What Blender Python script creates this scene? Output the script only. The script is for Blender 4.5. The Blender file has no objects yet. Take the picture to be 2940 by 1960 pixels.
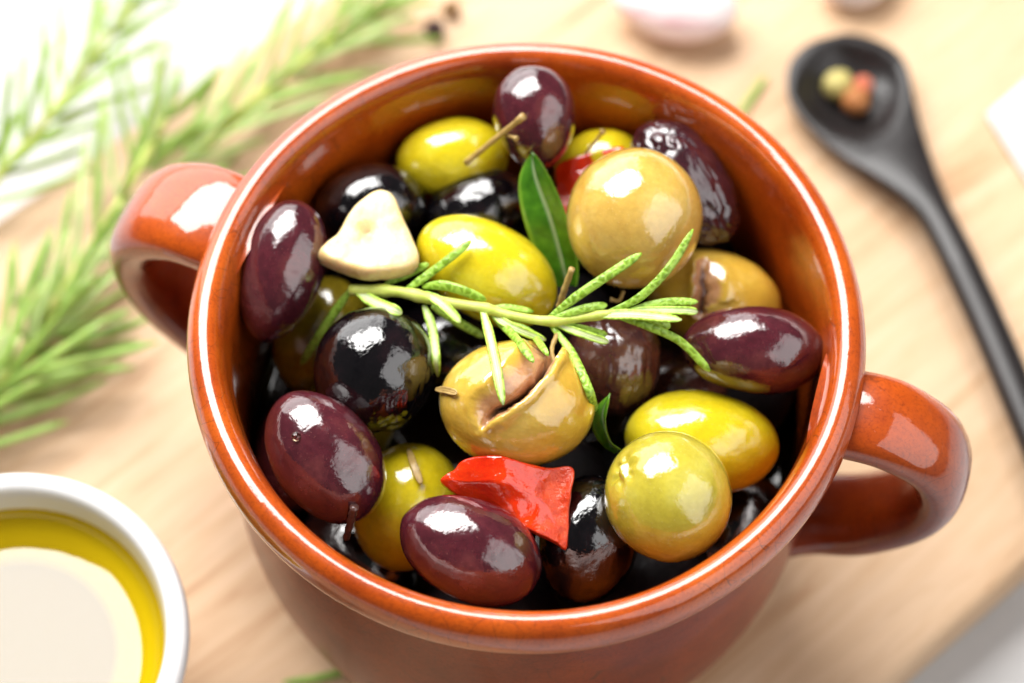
import bpy, bmesh, math, random
import numpy as np
from mathutils import Vector, Matrix, noise
random.seed(7)
CM = 0.01
S = bpy.context.scene
COL = S.collection

# ------------------------------------------------------------------ camera
el, roll = math.radians(63.24), math.radians(1.0)
fw = Vector((0, math.cos(el), -math.sin(el)))
up0 = Vector((0, math.sin(el), math.cos(el))); rt0 = Vector((1, 0, 0))
rt = rt0*math.cos(roll) + up0*math.sin(roll)
up = up0*math.cos(roll) - rt0*math.sin(roll)
CAM = Vector((-0.258, -19.542, 46.770))
cd = bpy.data.cameras.new('camera'); cam = bpy.data.objects.new('camera', cd); COL.objects.link(cam)
R3 = Matrix((rt, up, -fw)).transposed()
cam.matrix_world = Matrix.Translation(CAM*CM) @ R3.to_4x4()
cd.lens = 85; cd.sensor_width = 36; cd.clip_start = 0.01; cd.clip_end = 20
cd.dof.use_dof = True; cd.dof.focus_distance = 0.4175; cd.dof.aperture_fstop = 7.6
S.camera = cam

# ------------------------------------------------------------------ world and lamps
w = bpy.data.worlds.new('World'); S.world = w; w.use_nodes = True
w.node_tree.nodes['Background'].inputs[0].default_value = (1.0, 0.985, 0.97, 1)
w.node_tree.nodes['Background'].inputs[1].default_value = 0.06
def area(name, pos, target, sx, sy, L, col=(1, 1, 1), spread=180):
    l = bpy.data.lights.new(name, 'AREA'); l.shape = 'RECTANGLE'; l.size = sx; l.size_y = sy
    l.energy = L*math.pi*sx*sy; l.color = col; l.spread = math.radians(spread)
    o = bpy.data.objects.new(name, l); COL.objects.link(o)
    o.location = pos
    o.rotation_euler = (Vector(target)-Vector(pos)).to_track_quat('-Z', 'Y').to_euler()
    return o
C0 = (0, 0, 0.08)
area('window_key_light', (-0.23, 0.41, 0.71), C0, 0.70, 0.50, 13.8, (1, 0.985, 0.96))
area('right_reflector_light', (0.53, -0.23, 0.52), C0, 0.90, 0.78, 1.85, (1, 0.98, 0.97))
area('back_wall_light', (-0.45, 0.90, 0.36), C0, 1.20, 0.70, 2.8, (1, 0.985, 0.97))
S.view_settings.view_transform = 'Standard'; S.view_settings.look = 'None'
S.view_settings.gamma = 1; S.view_settings.use_curve_mapping = False
S.view_settings.exposure = 0.18
S.cycles.use_denoising = True
try: S.cycles.denoiser = 'OPENIMAGEDENOISE'
except Exception: pass
S.cycles.use_adaptive_sampling = True; S.cycles.adaptive_threshold = 0.03; S.cycles.max_bounces = 7; S.cycles.sample_clamp_indirect = 6

# ------------------------------------------------------------------ node helpers
class NB:
    def __init__(s, name):
        s.m = bpy.data.materials.new(name); s.m.use_nodes = True
        s.t = s.m.node_tree; s.b = s.t.nodes['Principled BSDF']
        tc = s.n('ShaderNodeTexCoord'); mu = s.n('ShaderNodeVectorMath'); mu.operation = 'SCALE'; mu.inputs['Scale'].default_value = 100
        s.l(tc.outputs['Object'], mu.inputs[0]); s.co = mu.outputs[0]      # centimetres
    def n(s, k, **kw):
        n = s.t.nodes.new(k)
        for a, v in kw.items(): setattr(n, a, v)
        return n
    def l(s, a, b): s.t.links.new(a, b)
    def noise(s, scale, detail=3, rough=.55, co=None, dist=0.0):
        n = s.n('ShaderNodeTexNoise'); n.inputs['Scale'].default_value = scale; n.inputs['Detail'].default_value = detail
        n.inputs['Roughness'].default_value = rough; n.inputs['Distortion'].default_value = dist
        s.l(co or s.co, n.inputs['Vector']); return n.outputs['Fac']
    def voro(s, scale, feature='F1', co=None, out='Distance'):
        n = s.n('ShaderNodeTexVoronoi'); n.feature = feature; n.inputs['Scale'].default_value = scale
        s.l(co or s.co, n.inputs['Vector']); return n.outputs[out]
    def stretch(s, v, co=None):
        m = s.n('ShaderNodeVectorMath'); m.operation = 'MULTIPLY'; m.inputs[1].default_value = v
        s.l(co or s.co, m.inputs[0]); return m.outputs[0]
    def ramp(s, fac, stops):
        r = s.n('ShaderNodeValToRGB'); e = r.color_ramp.elements
        while len(e) < len(stops): e.new(0.5)
        for i, (p, c) in enumerate(stops):
            e[i].position = p; e[i].color = (c if len(c) == 4 else (*c, 1)) if isinstance(c, tuple) else (c, c, c, 1)
        s.l(fac, r.inputs[0]); return r.outputs[0]
    def mix(s, fac, a, b, mode='MIX'):
        m = s.n('ShaderNodeMix'); m.data_type = 'RGBA'; m.blend_type = mode
        for sock, v in ((m.inputs[0], fac), (m.inputs[6], a), (m.inputs[7], b)):
            if isinstance(v, (int, float)): sock.default_value = v
            elif isinstance(v, tuple): sock.default_value = (*v, 1) if len(v) == 3 else v
            else: s.l(v, sock)
        return m.outputs[2]
    def math(s, op, a, b=None):
        m = s.n('ShaderNodeMath'); m.operation = op
        for i, v in enumerate((a, b)):
            if v is None: continue
            if isinstance(v, (int, float)): m.inputs[i].default_value = v
            else: s.l(v, m.inputs[i])
        return m.outputs[0]
    def attr(s, name):
        a = s.n('ShaderNodeAttribute'); a.attribute_name = name; return a.outputs['Fac']
    def bump(s, h, dist_cm, prev=None, strength=1.0):
        b = s.n('ShaderNodeBump'); b.inputs['Strength'].default_value = strength; b.inputs['Distance'].default_value = dist_cm*CM
        s.l(h, b.inputs['Height'])
        if prev is not None: s.l(prev, b.inputs['Normal'])
        s.l(b.outputs[0], s.b.inputs['Normal']); return b.outputs[0]
    def set(s, **kw):
        for k, v in kw.items():
            i = s.b.inputs[k.replace('_', ' ')]
            if isinstance(v, (int, float)): i.default_value = v
            elif isinstance(v, tuple): i.default_value = (*v, 1) if (len(v) == 3 and i.type == 'RGBA') else v
            else: s.l(v, i)
        return s

def olive_mat(name, c1, c2, c3, nscale=1.1, rough=.09, spec=.75, sss=0.0, sssr=(.5, .4, .1), bumpf=.0011, spots=None, flesh=None, lump=.02, coat=.85, bruise=.5, mot=.45):
    b = NB(name)
    f = b.noise(nscale, 4, .6, dist=.4)
    col = b.ramp(f, [(.32, c1), (.52, c2), (.70, c3)])
    f2 = b.noise(9, 3, .6)
    fb = b.noise(2.6, 5, .7, dist=1.0)
    col = b.mix(b.ramp(fb, [(.60, 0.0), (.76, bruise)]), col, tuple(x*.45 for x in c1))
    col = b.mix(mot, col, b.ramp(f2, [(.35, (.55, .55, .55)), (.65, (1.0, 1.0, 1.0))]), 'MULTIPLY')
    v = b.voro(13)
    if spots:
        col = b.mix(b.math('MULTIPLY', b.ramp(v, [(.06, 1.0), (.16, 0.0)]), .55), col, spots)
    if flesh:
        fl = b.attr('flesh')
        fcol = b.ramp(b.noise(5, 5, .65), [(.3, flesh[0]), (.7, flesh[1])])
        col = b.mix(b.ramp(fl, [(.05, 0.0), (.16, 1.0)]), col, b.mix(b.ramp(fl, [(.55, 0.0), (.85, 1.0)]), fcol, (.13, .04, .02)))
        b.set(Roughness=b.ramp(fl, [(.1, rough), (.4, .34)]))
    else:
        b.set(Roughness=b.ramp(b.noise(3, 5, .65), [(.35, rough*.9), (.70, rough*1.8)]))
    b.set(Base_Color=col, Specular_IOR_Level=spec, Coat_Weight=b.math('MULTIPLY', b.ramp(b.noise(2.3, 5, .7, dist=.6), [(.36, .18), (.47, 1.0)]), coat), Coat_Roughness=.045, Coat_IOR=1.55)
    if sss: b.set(Subsurface_Weight=sss, Subsurface_Radius=sssr, Subsurface_Scale=.003)
    p = b.bump(b.noise(1.7, 2), lump)
    p = b.bump(b.noise(5, 4, .6), .0045, p)
    p = b.bump(b.noise(16, 4, .7), bumpf*1.5, p)
    p = b.bump(v, -bumpf*2.0, p)
    b.l(p, b.b.inputs['Coat Normal'])
    return b.m

M = {}
M['kalamata'] = olive_mat('kalamata_skin', (.038, .0065, .011), (.075, .012, .019), (.135, .030, .032), .9, .10, .8, spots=(.19, .07, .06))
M['kalamata_dark'] = olive_mat('dark_kalamata_skin', (.022, .006, .010), (.045, .010, .016), (.09, .03, .03), 1.1, .13, .8, spots=(.12, .05, .05), bumpf=.0016)
M['brown'] = olive_mat('brown_olive_skin', (.045, .012, .014), (.085, .028, .022), (.15, .062, .03), .9, .11, .8)
M['black'] = olive_mat('black_olive_skin', (.0022, .0018, .0026), (.0035, .0025, .0035), (.012, .005, .007), 1.2, .055, .7, spots=(.010, .005, .007), bumpf=.0014)
M['sunk'] = olive_mat('matte_shade_black_olive_skin', (.0035, .0028, .0035), (.006, .004, .005), (.014, .007, .008), 1.2, .5, .15, coat=0)  # copy of the black skin, gloss taken out to imitate shade in deep gaps
M['green'] = olive_mat('green_olive_skin', (.52, .40, .008), (.65, .52, .012), (.72, .61, .04), .6, .10, .75, sss=.22, spots=(.62, .55, .16), bruise=.12, mot=.22)
M['green_pale'] = olive_mat('pale_green_olive_skin', (.39, .32, .025), (.50, .42, .045), (.58, .52, .10), .8, .09, .75, sss=.22, spots=(.6, .54, .2), bruise=.12, mot=.22)
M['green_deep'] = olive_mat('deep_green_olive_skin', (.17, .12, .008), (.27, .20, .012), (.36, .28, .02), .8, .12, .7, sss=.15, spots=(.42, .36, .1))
M['tan'] = olive_mat('tan_olive_skin', (.50, .29, .045), (.63, .40, .085), (.69, .48, .14), .6, .09, .75, sss=.22, sssr=(.5, .3, .1), spots=(.7, .5, .2), bruise=.22, mot=.22)
M['cracked'] = olive_mat('cracked_olive_skin', (.56, .32, .032), (.65, .41, .055), (.70, .48, .11), .6, .10, .75, sss=.2, sssr=(.5, .3, .1), spots=(.6, .4, .15), flesh=((.44, .20, .085), (.62, .35, .17)), bruise=.15, mot=.22)

def glaze_mat(name, low_coat=1.0):
    b = NB(name)
    f = b.noise(.55, 4, .6)
    sx = b.n('ShaderNodeSeparateXYZ'); b.l(b.co, sx.inputs[0])
    thin = b.ramp(b.math('ADD', b.math('MULTIPLY', sx.outputs['Z'], .1), b.math('MULTIPLY', b.noise(1.2, 3), .06)), [(.76, 0.0), (.86, 1.0)])
    thin = b.math('MAXIMUM', thin, b.attr('inside'))
    deep = b.ramp(f, [(.30, (.14, .013, .0015)), (.5, (.21, .024, .002)), (.72, (.29, .041, .003))])
    edge = b.ramp(f, [(.30, (.31, .040, .002)), (.5, (.43, .066, .003)), (.72, (.53, .098, .005))])
    col = b.mix(thin, deep, edge)
    sp = b.noise(16, 4, .75)
    col = b.mix(.55, col, b.ramp(sp, [(.32, (.36, .28, .22)), (.5, (1, 1, 1)), (.74, (1.15, 1.2, 1.1))]), 'MULTIPLY')
    cr = b.voro(2.6, 'DISTANCE_TO_EDGE', co=b.mix(.12, b.co, b.n('ShaderNodeTexNoise').outputs['Color']))
    crm = b.math('MULTIPLY', b.ramp(cr, [(.004, 1.0), (.016, 0.0)]), b.ramp(b.noise(.5, 2), [(.42, 0.0), (.55, .7)]))
    col = b.mix(crm, col, (.08, .016, .004))
    pit = b.voro(7)
    b.set(Base_Color=col, Roughness=.4, Specular_IOR_Level=.2, Coat_Weight=1.0, Coat_Roughness=.04, Coat_IOR=1.62)
    p = b.bump(b.noise(1.1, 3, .6), .012)
    p = b.bump(b.noise(6, 4, .7), .0013, p)
    p = b.bump(b.ramp(pit, [(.03, 0.0), (.09, 1.0)]), .002, p)
    b.l(p, b.b.inputs['Coat Normal'])
    if low_coat < 1: b.set(Coat_Weight=b.mix(thin, (low_coat,)*3, (1.0, 1.0, 1.0)))
    return b.m
M['glaze'] = glaze_mat('terracotta_glaze')
M['glaze_body'] = glaze_mat('terracotta_body_glaze', .30)

def wood_mat():
    b = NB('pale_board_wood')
    g = b.stretch((.10, 1.0, 1.0))
    w = b.noise(1.1, 6, .66, co=g, dist=.9)
    fine = b.noise(7, 5, .7, co=b.stretch((.05, 1.0, 1.0)))
    col = b.ramp(w, [(.30, (.42, .23, .11)), (.44, (.58, .385, .23)), (.58, (.64, .45, .29)), (.74, (.50, .30, .16))])
    col = b.mix(.30, col, b.ramp(fine, [(.3, (.62, .55, .50)), (.6, (1, 1, 1))]), 'MULTIPLY')
    b.set(Base_Color=col, Roughness=.55, Specular_IOR_Level=.3)
    b.bump(fine, .01)
    return b.m
M['wood'] = wood_mat()
def simple(name, c1, c2, rough=.4, spec=.5, nscale=2.0, sss=0, sssr=(.4, .3, .2), bumpd=.004, coat=0, bscale=8):
    b = NB(name)
    col = b.ramp(b.noise(nscale, 4, .6), [(.32, c1), (.68, c2)])
    b.set(Base_Color=col, Roughness=rough, Specular_IOR_Level=spec, Coat_Weight=coat, Coat_Roughness=.05)
    if sss: b.set(Subsurface_Weight=sss, Subsurface_Radius=sssr, Subsurface_Scale=.003)
    b.bump(b.noise(bscale, 4, .6), bumpd)
    return b.m
M['table'] = simple('white_cloth', (.50, .495, .49), (.56, .553, .55), .8, .2, .25, bumpd=.05, bscale=.5)
M['porcelain'] = simple('white_porcelain', (.80, .80, .80), (.84, .84, .84), .18, .5, .5, bumpd=.002, bscale=1, coat=.6)
M['garlic_plain'] = simple('garlic_flesh', (.66, .49, .23), (.82, .69, .42), .25, .6, 1.3, .6, (.9, .6, .3), .02)
M['pepper'] = simple('red_pepper_skin', (.56, .016, .002), (.72, .045, .004), .09, .85, 1.4, .2, (.7, .08, .02), .035, bscale=3.0)
M['pepper_flesh'] = simple('red_pepper_flesh', (.52, .025, .006), (.72, .085, .02), .28, .6, 3, .4, (.5, .1, .05), .05, bscale=7)
M['spoon'] = simple('black_plastic', (.012, .010, .010), (.017, .014, .014), .34, .4, 1.5, bumpd=.002)
M['dry'] = simple('dry_stalk', (.28, .17, .045), (.48, .33, .12), .35, .5, 6, bumpd=.006)
M['dry_dark'] = simple('dark_stalk', (.05, .018, .016), (.10, .045, .035), .30, .6, 6, bumpd=.006)
M['stem'] = simple('rosemary_stem_green', (.42, .50, .07), (.58, .63, .16), .45, .4, 4, .2, (.3, .4, .1), .006, bscale=18)
M['napkin'] = simple('napkin_cloth', (.60, .58, .59), (.66, .64, .65), .85, .2, 1, bumpd=.01)
M['pep_dark'] = simple('dark_peppercorn', (.030, .012, .012), (.07, .03, .03), .55, .4, 8, bumpd=.06, bscale=9)
M['pep_brown'] = simple('brown_peppercorn', (.16, .085, .03), (.30, .17, .06), .55, .4, 8, bumpd=.05, bscale=9)
M['pep_green'] = simple('green_peppercorn', (.42, .36, .10), (.55, .47, .18), .5, .4, 5, bumpd=.05, bscale=9)
M['pep_orange'] = simple('orange_peppercorn', (.34, .12, .03), (.46, .19, .06), .5, .4, 5, bumpd=.05, bscale=9)
M['pep_pink'] = simple('pink_peppercorn', (.48, .10, .05), (.60, .20, .11), .5, .4, 5, bumpd=.05, bscale=9)

def leaf_mat(name, c1, c2, ret=True, rough=.38, dist=.010):
    b = NB(name)
    col = b.ramp(b.noise(3, 3), [(.3, c1), (.7, c2)])
    if ret:
        v = b.voro(8, 'DISTANCE_TO_EDGE')
        col = b.mix(b.ramp(v, [(.05, .65), (.25, 0.0)]), col, tuple(min(1, x*1.5+.06) for x in c2))
        b.bump(b.ramp(v, [(.0, 0.0), (.35, 1.0)]), dist)
    else:
        b.bump(b.noise(20, 3), .003)
    b.set(Base_Color=col, Roughness=rough, Specular_IOR_Level=.5, Subsurface_Weight=.25, Subsurface_Radius=(.3, .5, .08), Subsurface_Scale=.001)
    return b.m
M['leaf'] = leaf_mat('rosemary_leaf_top', (.13, .25, .010), (.24, .40, .025))
M['leaf_edge'] = leaf_mat('rosemary_leaf_margin', (.20, .34, .02), (.32, .48, .04), dist=.003)
M['leaf_pale'] = leaf_mat('rosemary_leaf_underside', (.42, .52, .20), (.55, .64, .33), False, .6)
M['leaf_rib'] = leaf_mat('rosemary_leaf_rib', (.55, .62, .32), (.66, .72, .45), False, .6)
M['leaf_far'] = leaf_mat('board_rosemary_leaf', (.20, .34, .05), (.31, .44, .09), False, .5)
M['leaf_far2'] = leaf_mat('board_rosemary_underside', (.38, .47, .17), (.5, .58, .27), False, .6)
def bay_mat():
    b = NB('glossy_green_leaf')
    x = b.attr('across')
    col = b.ramp(b.noise(2.2, 4, .6), [(.3, (.020, .085, .004)), (.55, (.048, .160, .008)), (.75, (.10, .25, .015))])
    col = b.mix(b.ramp(x, [(.0, .85), (.07, .5), (.13, 0.0)]), col, (.34, .42, .22))
    col = b.mix(b.ramp(x, [(.80, 0.0), (.97, .75)]), col, (.20, .36, .03))
    b.set(Base_Color=col, Roughness=.22, Specular_IOR_Level=.6, Subsurface_Weight=.15, Subsurface_Radius=(.3, .5, .08), Subsurface_Scale=.001)
    p = b.bump(b.noise(9, 4), .008)
    b.bump(b.ramp(x, [(.0, 0.0), (.12, 1.0)]), .02, p)
    return b.m
M['bay'] = bay_mat()
def oil_mat(name, col, rough=.03, deep=None):
    b = NB(name)
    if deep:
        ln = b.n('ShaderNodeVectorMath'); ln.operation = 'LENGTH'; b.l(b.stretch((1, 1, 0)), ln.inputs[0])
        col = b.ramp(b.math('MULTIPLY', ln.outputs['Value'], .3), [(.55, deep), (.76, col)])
    b.set(Base_Color=col, Roughness=rough, Specular_IOR_Level=.6)
    b.bump(b.noise(.8, 2), .004); return b.m
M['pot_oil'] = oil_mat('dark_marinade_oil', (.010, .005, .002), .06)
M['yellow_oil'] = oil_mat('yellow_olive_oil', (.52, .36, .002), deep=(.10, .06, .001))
def garlic_mat():
    b = NB('garlic_cut_face')
    ln = b.n('ShaderNodeVectorMath'); ln.operation = 'LENGTH'; b.l(b.stretch((1.0, 1.6, .3)), ln.inputs[0])
    f = b.noise(1.3, 4, .6); d = b.math('ADD', ln.outputs['Value'], b.math('MULTIPLY', f, .25))
    col = b.ramp(f, [(.3, (.62, .43, .17)), (.7, (.76, .60, .33))])
    col = b.mix(b.ramp(d, [(.14, .0), (.20, .55), (.27, .10), (.34, 0.0)]), col, (.40, .24, .07))
    col = b.mix(b.ramp(b.math('FRACT', b.math('MULTIPLY', d, 3.2)), [(.40, 0.0), (.5, .16), (.6, 0.0)]), col, (.55, .38, .15))
    b.set(Base_Color=col, Roughness=b.ramp(b.noise(4, 4), [(.35, .16), (.65, .42)]), Specular_IOR_Level=.6, Subsurface_Weight=.6, Subsurface_Radius=(.9, .6, .3), Subsurface_Scale=.003)
    p = b.bump(b.noise(9, 5, .7, co=b.stretch((1, .35, 1))), .012); b.bump(d, .06, p)
    return b.m
M['garlic'] = garlic_mat()
def clove_mat():
    b = NB('garlic_clove_skin')
    f = b.noise(2.2, 4, .6, co=b.stretch((.25, 1, 1)))
    lo = b.n('ShaderNodeSeparateXYZ'); b.l(b.co, lo.inputs[0])
    col = b.ramp(f, [(.35, (.83, .78, .77)), (.55, (.82, .70, .71)), (.72, (.70, .42, .46))])
    b.set(Base_Color=col, Roughness=.35, Specular_IOR_Level=.5, Subsurface_Weight=.2, Subsurface_Radius=(.4, .3, .3), Subsurface_Scale=.003)
    b.bump(f, .02); return b.m
M['clove'] = clove_mat()
def drop_mat():
    b = NB('oil_drop'); b.set(Base_Color=(.9, .75, .5), Transmission_Weight=1.0, Roughness=0.0, IOR=1.47); return b.m
M['drop'] = drop_mat()

# ------------------------------------------------------------------ object helpers
def mesh(name, verts, faces, mats, parent=None, smooth=True, fmat=None, loc=(0, 0, 0), rot=None, attrs=None):
    """verts in centimetres, local to loc (centimetres)"""
    me = bpy.data.meshes.new(name)
    v = np.asarray(verts, float)*CM
    me.from_pydata(v.tolist(), [], [list(map(int, f)) for f in faces])
    for m in (mats if isinstance(mats, (list, tuple)) else [mats]): me.materials.append(m)
    if fmat is not None: me.polygons.foreach_set('material_index', np.asarray(fmat, dtype=np.int32))
    me.polygons.foreach_set('use_smooth', [bool(smooth)]*len(me.polygons))
    for k, a in (attrs or {}).items():
        at = me.attributes.new(k, 'FLOAT', 'POINT'); at.data.foreach_set('value', np.asarray(a, dtype=np.float32))
    me.update()
    o = bpy.data.objects.new(name, me); COL.objects.link(o)
    mw = Matrix.Translation(Vector(loc)*CM)
    if rot is not None: mw = mw @ rot.to_4x4()
    if parent is not None: o.parent = parent
    o.matrix_basis = mw
    return o
def empty(name, loc=(0, 0, 0)):
    o = bpy.data.objects.new(name, None); COL.objects.link(o); o.location = Vector(loc)*CM
    o.empty_display_size = .005; return o
def tag(o, label, cat, group=None):
    o['label'] = label; o['category'] = cat
    if group: o['group'] = group
    return o
def structure(o): o['kind'] = 'structure'; return o
def lathe(prof, n=128):
    v = []; f = []
    for r, z in prof:
        for k in range(n):
            a = 2*math.pi*k/n; v.append((r*math.cos(a), r*math.sin(a), z))
    for i in range(len(prof)-1):
        for k in range(n):
            f.append((i*n+k, i*n+(k+1) % n, (i+1)*n+(k+1) % n, (i+1)*n+k))
    return v, f
def catmull(pts, n):
    P = [np.array(p, float) for p in pts]
    P = [2*P[0]-P[1]] + P + [2*P[-1]-P[-2]]
    seg = len(P)-3; out = []
    for i in range(n+1):
        t = i/n*seg; k = min(int(t), seg-1); t -= k
        a, b, c, d = P[k:k+4]
        out.append(.5*((2*b)+(-a+c)*t+(2*a-5*b+4*c-d)*t*t+(-a+3*b-3*c+d)*t**3))
    return np.array(out)
def frames(path, nrm):
    T = np.gradient(path, axis=0); T /= np.linalg.norm(T, axis=1)[:, None]
    nrm = np.array(nrm, float); N = nrm[None]-T*(T@nrm)[:, None]; N /= np.linalg.norm(N, axis=1)[:, None]
    return T, N, np.cross(N, T)
def tube(path, radii, n=10, nrm=(0.3, -.5, .9)):
    path = np.array(path); T, N, B = frames(path, nrm)
    v = []; f = []
    for i, p in enumerate(path):
        for k in range(n):
            a = 2*math.pi*k/n; v.append(p+radii[i]*(N[i]*math.cos(a)+B[i]*math.sin(a)))
    for i in range(len(path)-1):
        for k in range(n): f.append((i*n+k, i*n+(k+1) % n, (i+1)*n+(k+1) % n, (i+1)*n+k))
    f.append(tuple(range(n))[::-1]); f.append(tuple(range((len(path)-1)*n, len(path)*n)))
    return v, f
_ICO = {}
def ico(sub):
    if sub not in _ICO:
        bm = bmesh.new(); bmesh.ops.create_icosphere(bm, subdivisions=sub, radius=1)
        _ICO[sub] = (np.array([v.co[:] for v in bm.verts]), [tuple(v.index for v in f.verts) for f in bm.faces]); bm.free()
    return _ICO[sub]
def nz(P, scale, seed=0.0, oct=1):
    out = np.zeros(len(P))
    for i, p in enumerate(P):
        q = Vector((p[0]*scale+seed, p[1]*scale-seed*.7, p[2]*scale+seed*1.3))
        out[i] = noise.noise(q) if oct == 1 else noise.fractal(q, .9, 2.0, oct)
    return out

# ------------------------------------------------------------------ positions in centimetres
STEM=[(-3.189,0.942,8.100),(-2.609,0.838,8.300),(-2.172,0.741,8.400),(-1.515,0.533,8.500),(-0.795,0.364,8.600),(-0.281,0.191,8.650),(0.383,0.074,8.700),(0.898,0.110,8.750),(1.364,0.146,8.850),(1.762,0.197,8.900)]
LEAVES=[
('t',0.155,[(-2.174,0.820,8.400),(-2.041,0.879,8.472),(-1.885,0.955,8.557),(-1.655,1.084,8.686),(-1.412,1.220,8.837),(-1.211,1.345,8.952),(-1.021,1.505,8.995)]),
('t',0.150,[(-2.571,0.999,8.250),(-2.425,1.059,8.285),(-2.279,1.118,8.320),(-2.141,1.176,8.351),(-2.016,1.224,8.388),(-1.898,1.251,8.455),(-1.778,1.261,8.554)]),
('t',0.180,[(-1.885,0.852,8.450),(-1.702,0.819,8.559),(-1.520,0.780,8.650),(-1.343,0.722,8.691),(-1.158,0.654,8.700),(-0.948,0.577,8.681),(-0.728,0.496,8.650)]),
('u',0.190,[(-1.832,0.703,8.500),(-1.724,0.603,8.559),(-1.617,0.504,8.619),(-1.509,0.402,8.650),(-1.399,0.298,8.635),(-1.288,0.192,8.593),(-1.177,0.086,8.550)]),
('u',0.220,[(-3.098,0.908,8.150),(-2.974,0.796,8.207),(-2.851,0.684,8.265),(-2.715,0.571,8.333),(-2.554,0.430,8.468),(-2.377,0.255,8.679),(-2.215,0.208,8.644)]),
('u',0.170,[(-1.854,0.535,8.350),(-1.792,0.390,8.328),(-1.731,0.245,8.306),(-1.677,0.062,8.270),(-1.635,-0.201,8.242),(-1.600,-0.521,8.242),(-1.579,-0.649,7.850)]),
('u',0.180,[(-0.803,0.364,8.600),(-0.742,0.094,8.693),(-0.681,-0.209,8.856),(-0.614,-0.611,9.113),(-0.539,-1.123,9.427),(-0.463,-1.552,9.477),(-0.388,-1.909,9.384)]),
('u',0.160,[(-0.662,0.296,8.550),(-0.543,0.188,8.591),(-0.423,0.079,8.631),(-0.278,-0.018,8.650),(-0.089,-0.096,8.631),(0.127,-0.164,8.591),(0.343,-0.231,8.550)]),
('t',0.150,[(-0.647,0.288,8.500),(-0.505,0.136,8.530),(-0.363,-0.046,8.622),(-0.229,-0.311,8.854),(-0.107,-0.661,9.226),(0.008,-0.918,9.392),(0.123,-1.121,9.454)]),
('t',0.130,[(-0.326,0.214,8.350),(-0.187,0.168,8.320),(-0.048,0.113,8.307),(0.081,-0.013,8.384),(0.189,-0.293,8.676),(0.282,-0.708,9.195),(0.379,-0.915,9.304)]),
('t',0.130,[(-0.619,0.454,8.450),(-0.510,0.459,8.452),(-0.401,0.463,8.454),(-0.284,0.461,8.450),(-0.154,0.447,8.437),(-0.016,0.427,8.419),(0.122,0.407,8.400)]),
('t',0.170,[(0.383,0.135,8.700),(0.631,0.268,8.878),(0.888,0.405,9.050),(1.176,0.554,9.209),(1.467,0.708,9.350),(1.734,0.859,9.456),(1.994,1.010,9.550)]),
('t',0.150,[(1.364,0.163,8.850),(1.631,0.236,8.950),(1.878,0.320,9.050),(2.072,0.431,9.150),(2.245,0.568,9.250),(2.421,0.741,9.350),(2.590,0.946,9.450),(2.746,1.192,9.550),(2.898,1.455,9.650)]),
('t',0.150,[(0.421,0.083,8.750),(0.627,0.136,8.806),(0.832,0.189,8.861),(1.016,0.234,8.900),(1.164,0.265,8.911),(1.290,0.288,8.906),(1.416,0.312,8.900)]),
('u',0.150,[(0.462,0.058,8.650),(0.655,-0.018,8.654),(0.848,-0.094,8.657),(1.026,-0.156,8.650),(1.178,-0.197,8.624),(1.316,-0.225,8.587),(1.453,-0.253,8.550)]),
('t',0.140,[(0.540,0.085,8.600),(0.753,0.045,8.585),(0.967,0.005,8.570),(1.145,-0.025,8.550),(1.265,-0.039,8.520),(1.350,-0.043,8.485),(1.435,-0.047,8.450)]),
('t',0.160,[(0.400,0.056,8.650),(0.603,-0.210,8.624),(0.787,-0.533,8.705),(0.923,-0.922,8.901),(1.041,-1.231,8.927),(1.153,-1.450,8.752),(1.300,-1.192,7.550)]),
('t',0.150,[(1.457,0.147,8.850),(1.765,0.049,8.862),(2.071,-0.048,8.850),(2.387,-0.134,8.762),(2.672,-0.234,8.662),(2.879,-0.362,8.553),(3.037,-0.491,8.450),(3.155,-0.584,8.368),(3.254,-0.668,8.295)]),
('t',0.150,[(1.731,0.179,8.900),(1.964,0.234,8.937),(2.197,0.290,8.974),(2.419,0.331,9.000),(2.623,0.348,9.007),(2.817,0.349,9.004),(3.011,0.351,9.000)]),
('u',0.150,[(1.364,0.146,8.850),(1.716,0.169,8.903),(2.067,0.185,8.950),(2.447,0.182,8.984),(2.770,0.173,9.000),(2.919,0.175,8.981),(3.012,0.178,8.950)]),
('u',0.200,[(1.249,0.117,8.850),(1.433,0.106,8.906),(1.616,0.094,8.961),(1.833,0.077,9.000),(2.107,0.052,9.011),(2.414,0.021,9.006),(2.721,-0.009,9.000)]),
('t',0.170,[(1.770,0.205,8.750),(1.966,0.172,8.717),(2.163,0.140,8.683),(2.323,0.112,8.650),(2.421,0.092,8.617),(2.483,0.077,8.583),(2.545,0.063,8.550)]),
('t',0.160,[(-1.726,0.694,8.000),(-1.566,0.639,7.900),(-1.405,0.583,7.800),(-1.245,0.530,7.700),(-1.084,0.482,7.600),(-0.922,0.436,7.500),(-0.760,0.390,7.400)]),
]
GARLIC_SLICE=[(-2.643,2.695,8.500),(-2.456,2.579,8.500),(-2.283,2.190,8.500),(-2.111,1.804,8.500),(-1.973,1.447,8.500),(-1.990,1.232,8.500),(-2.204,1.086,8.500),(-2.592,0.989,8.500),(-2.982,0.981,8.500),(-3.340,1.116,8.500),(-3.605,1.236,8.500),(-3.778,1.393,8.500),(-3.669,1.566,8.500),(-3.480,1.732,8.500),(-3.372,1.941,8.500),(-3.272,2.170,8.500),(-3.123,2.383,8.500),(-2.956,2.569,8.500),(-2.802,2.673,8.500)]
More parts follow.
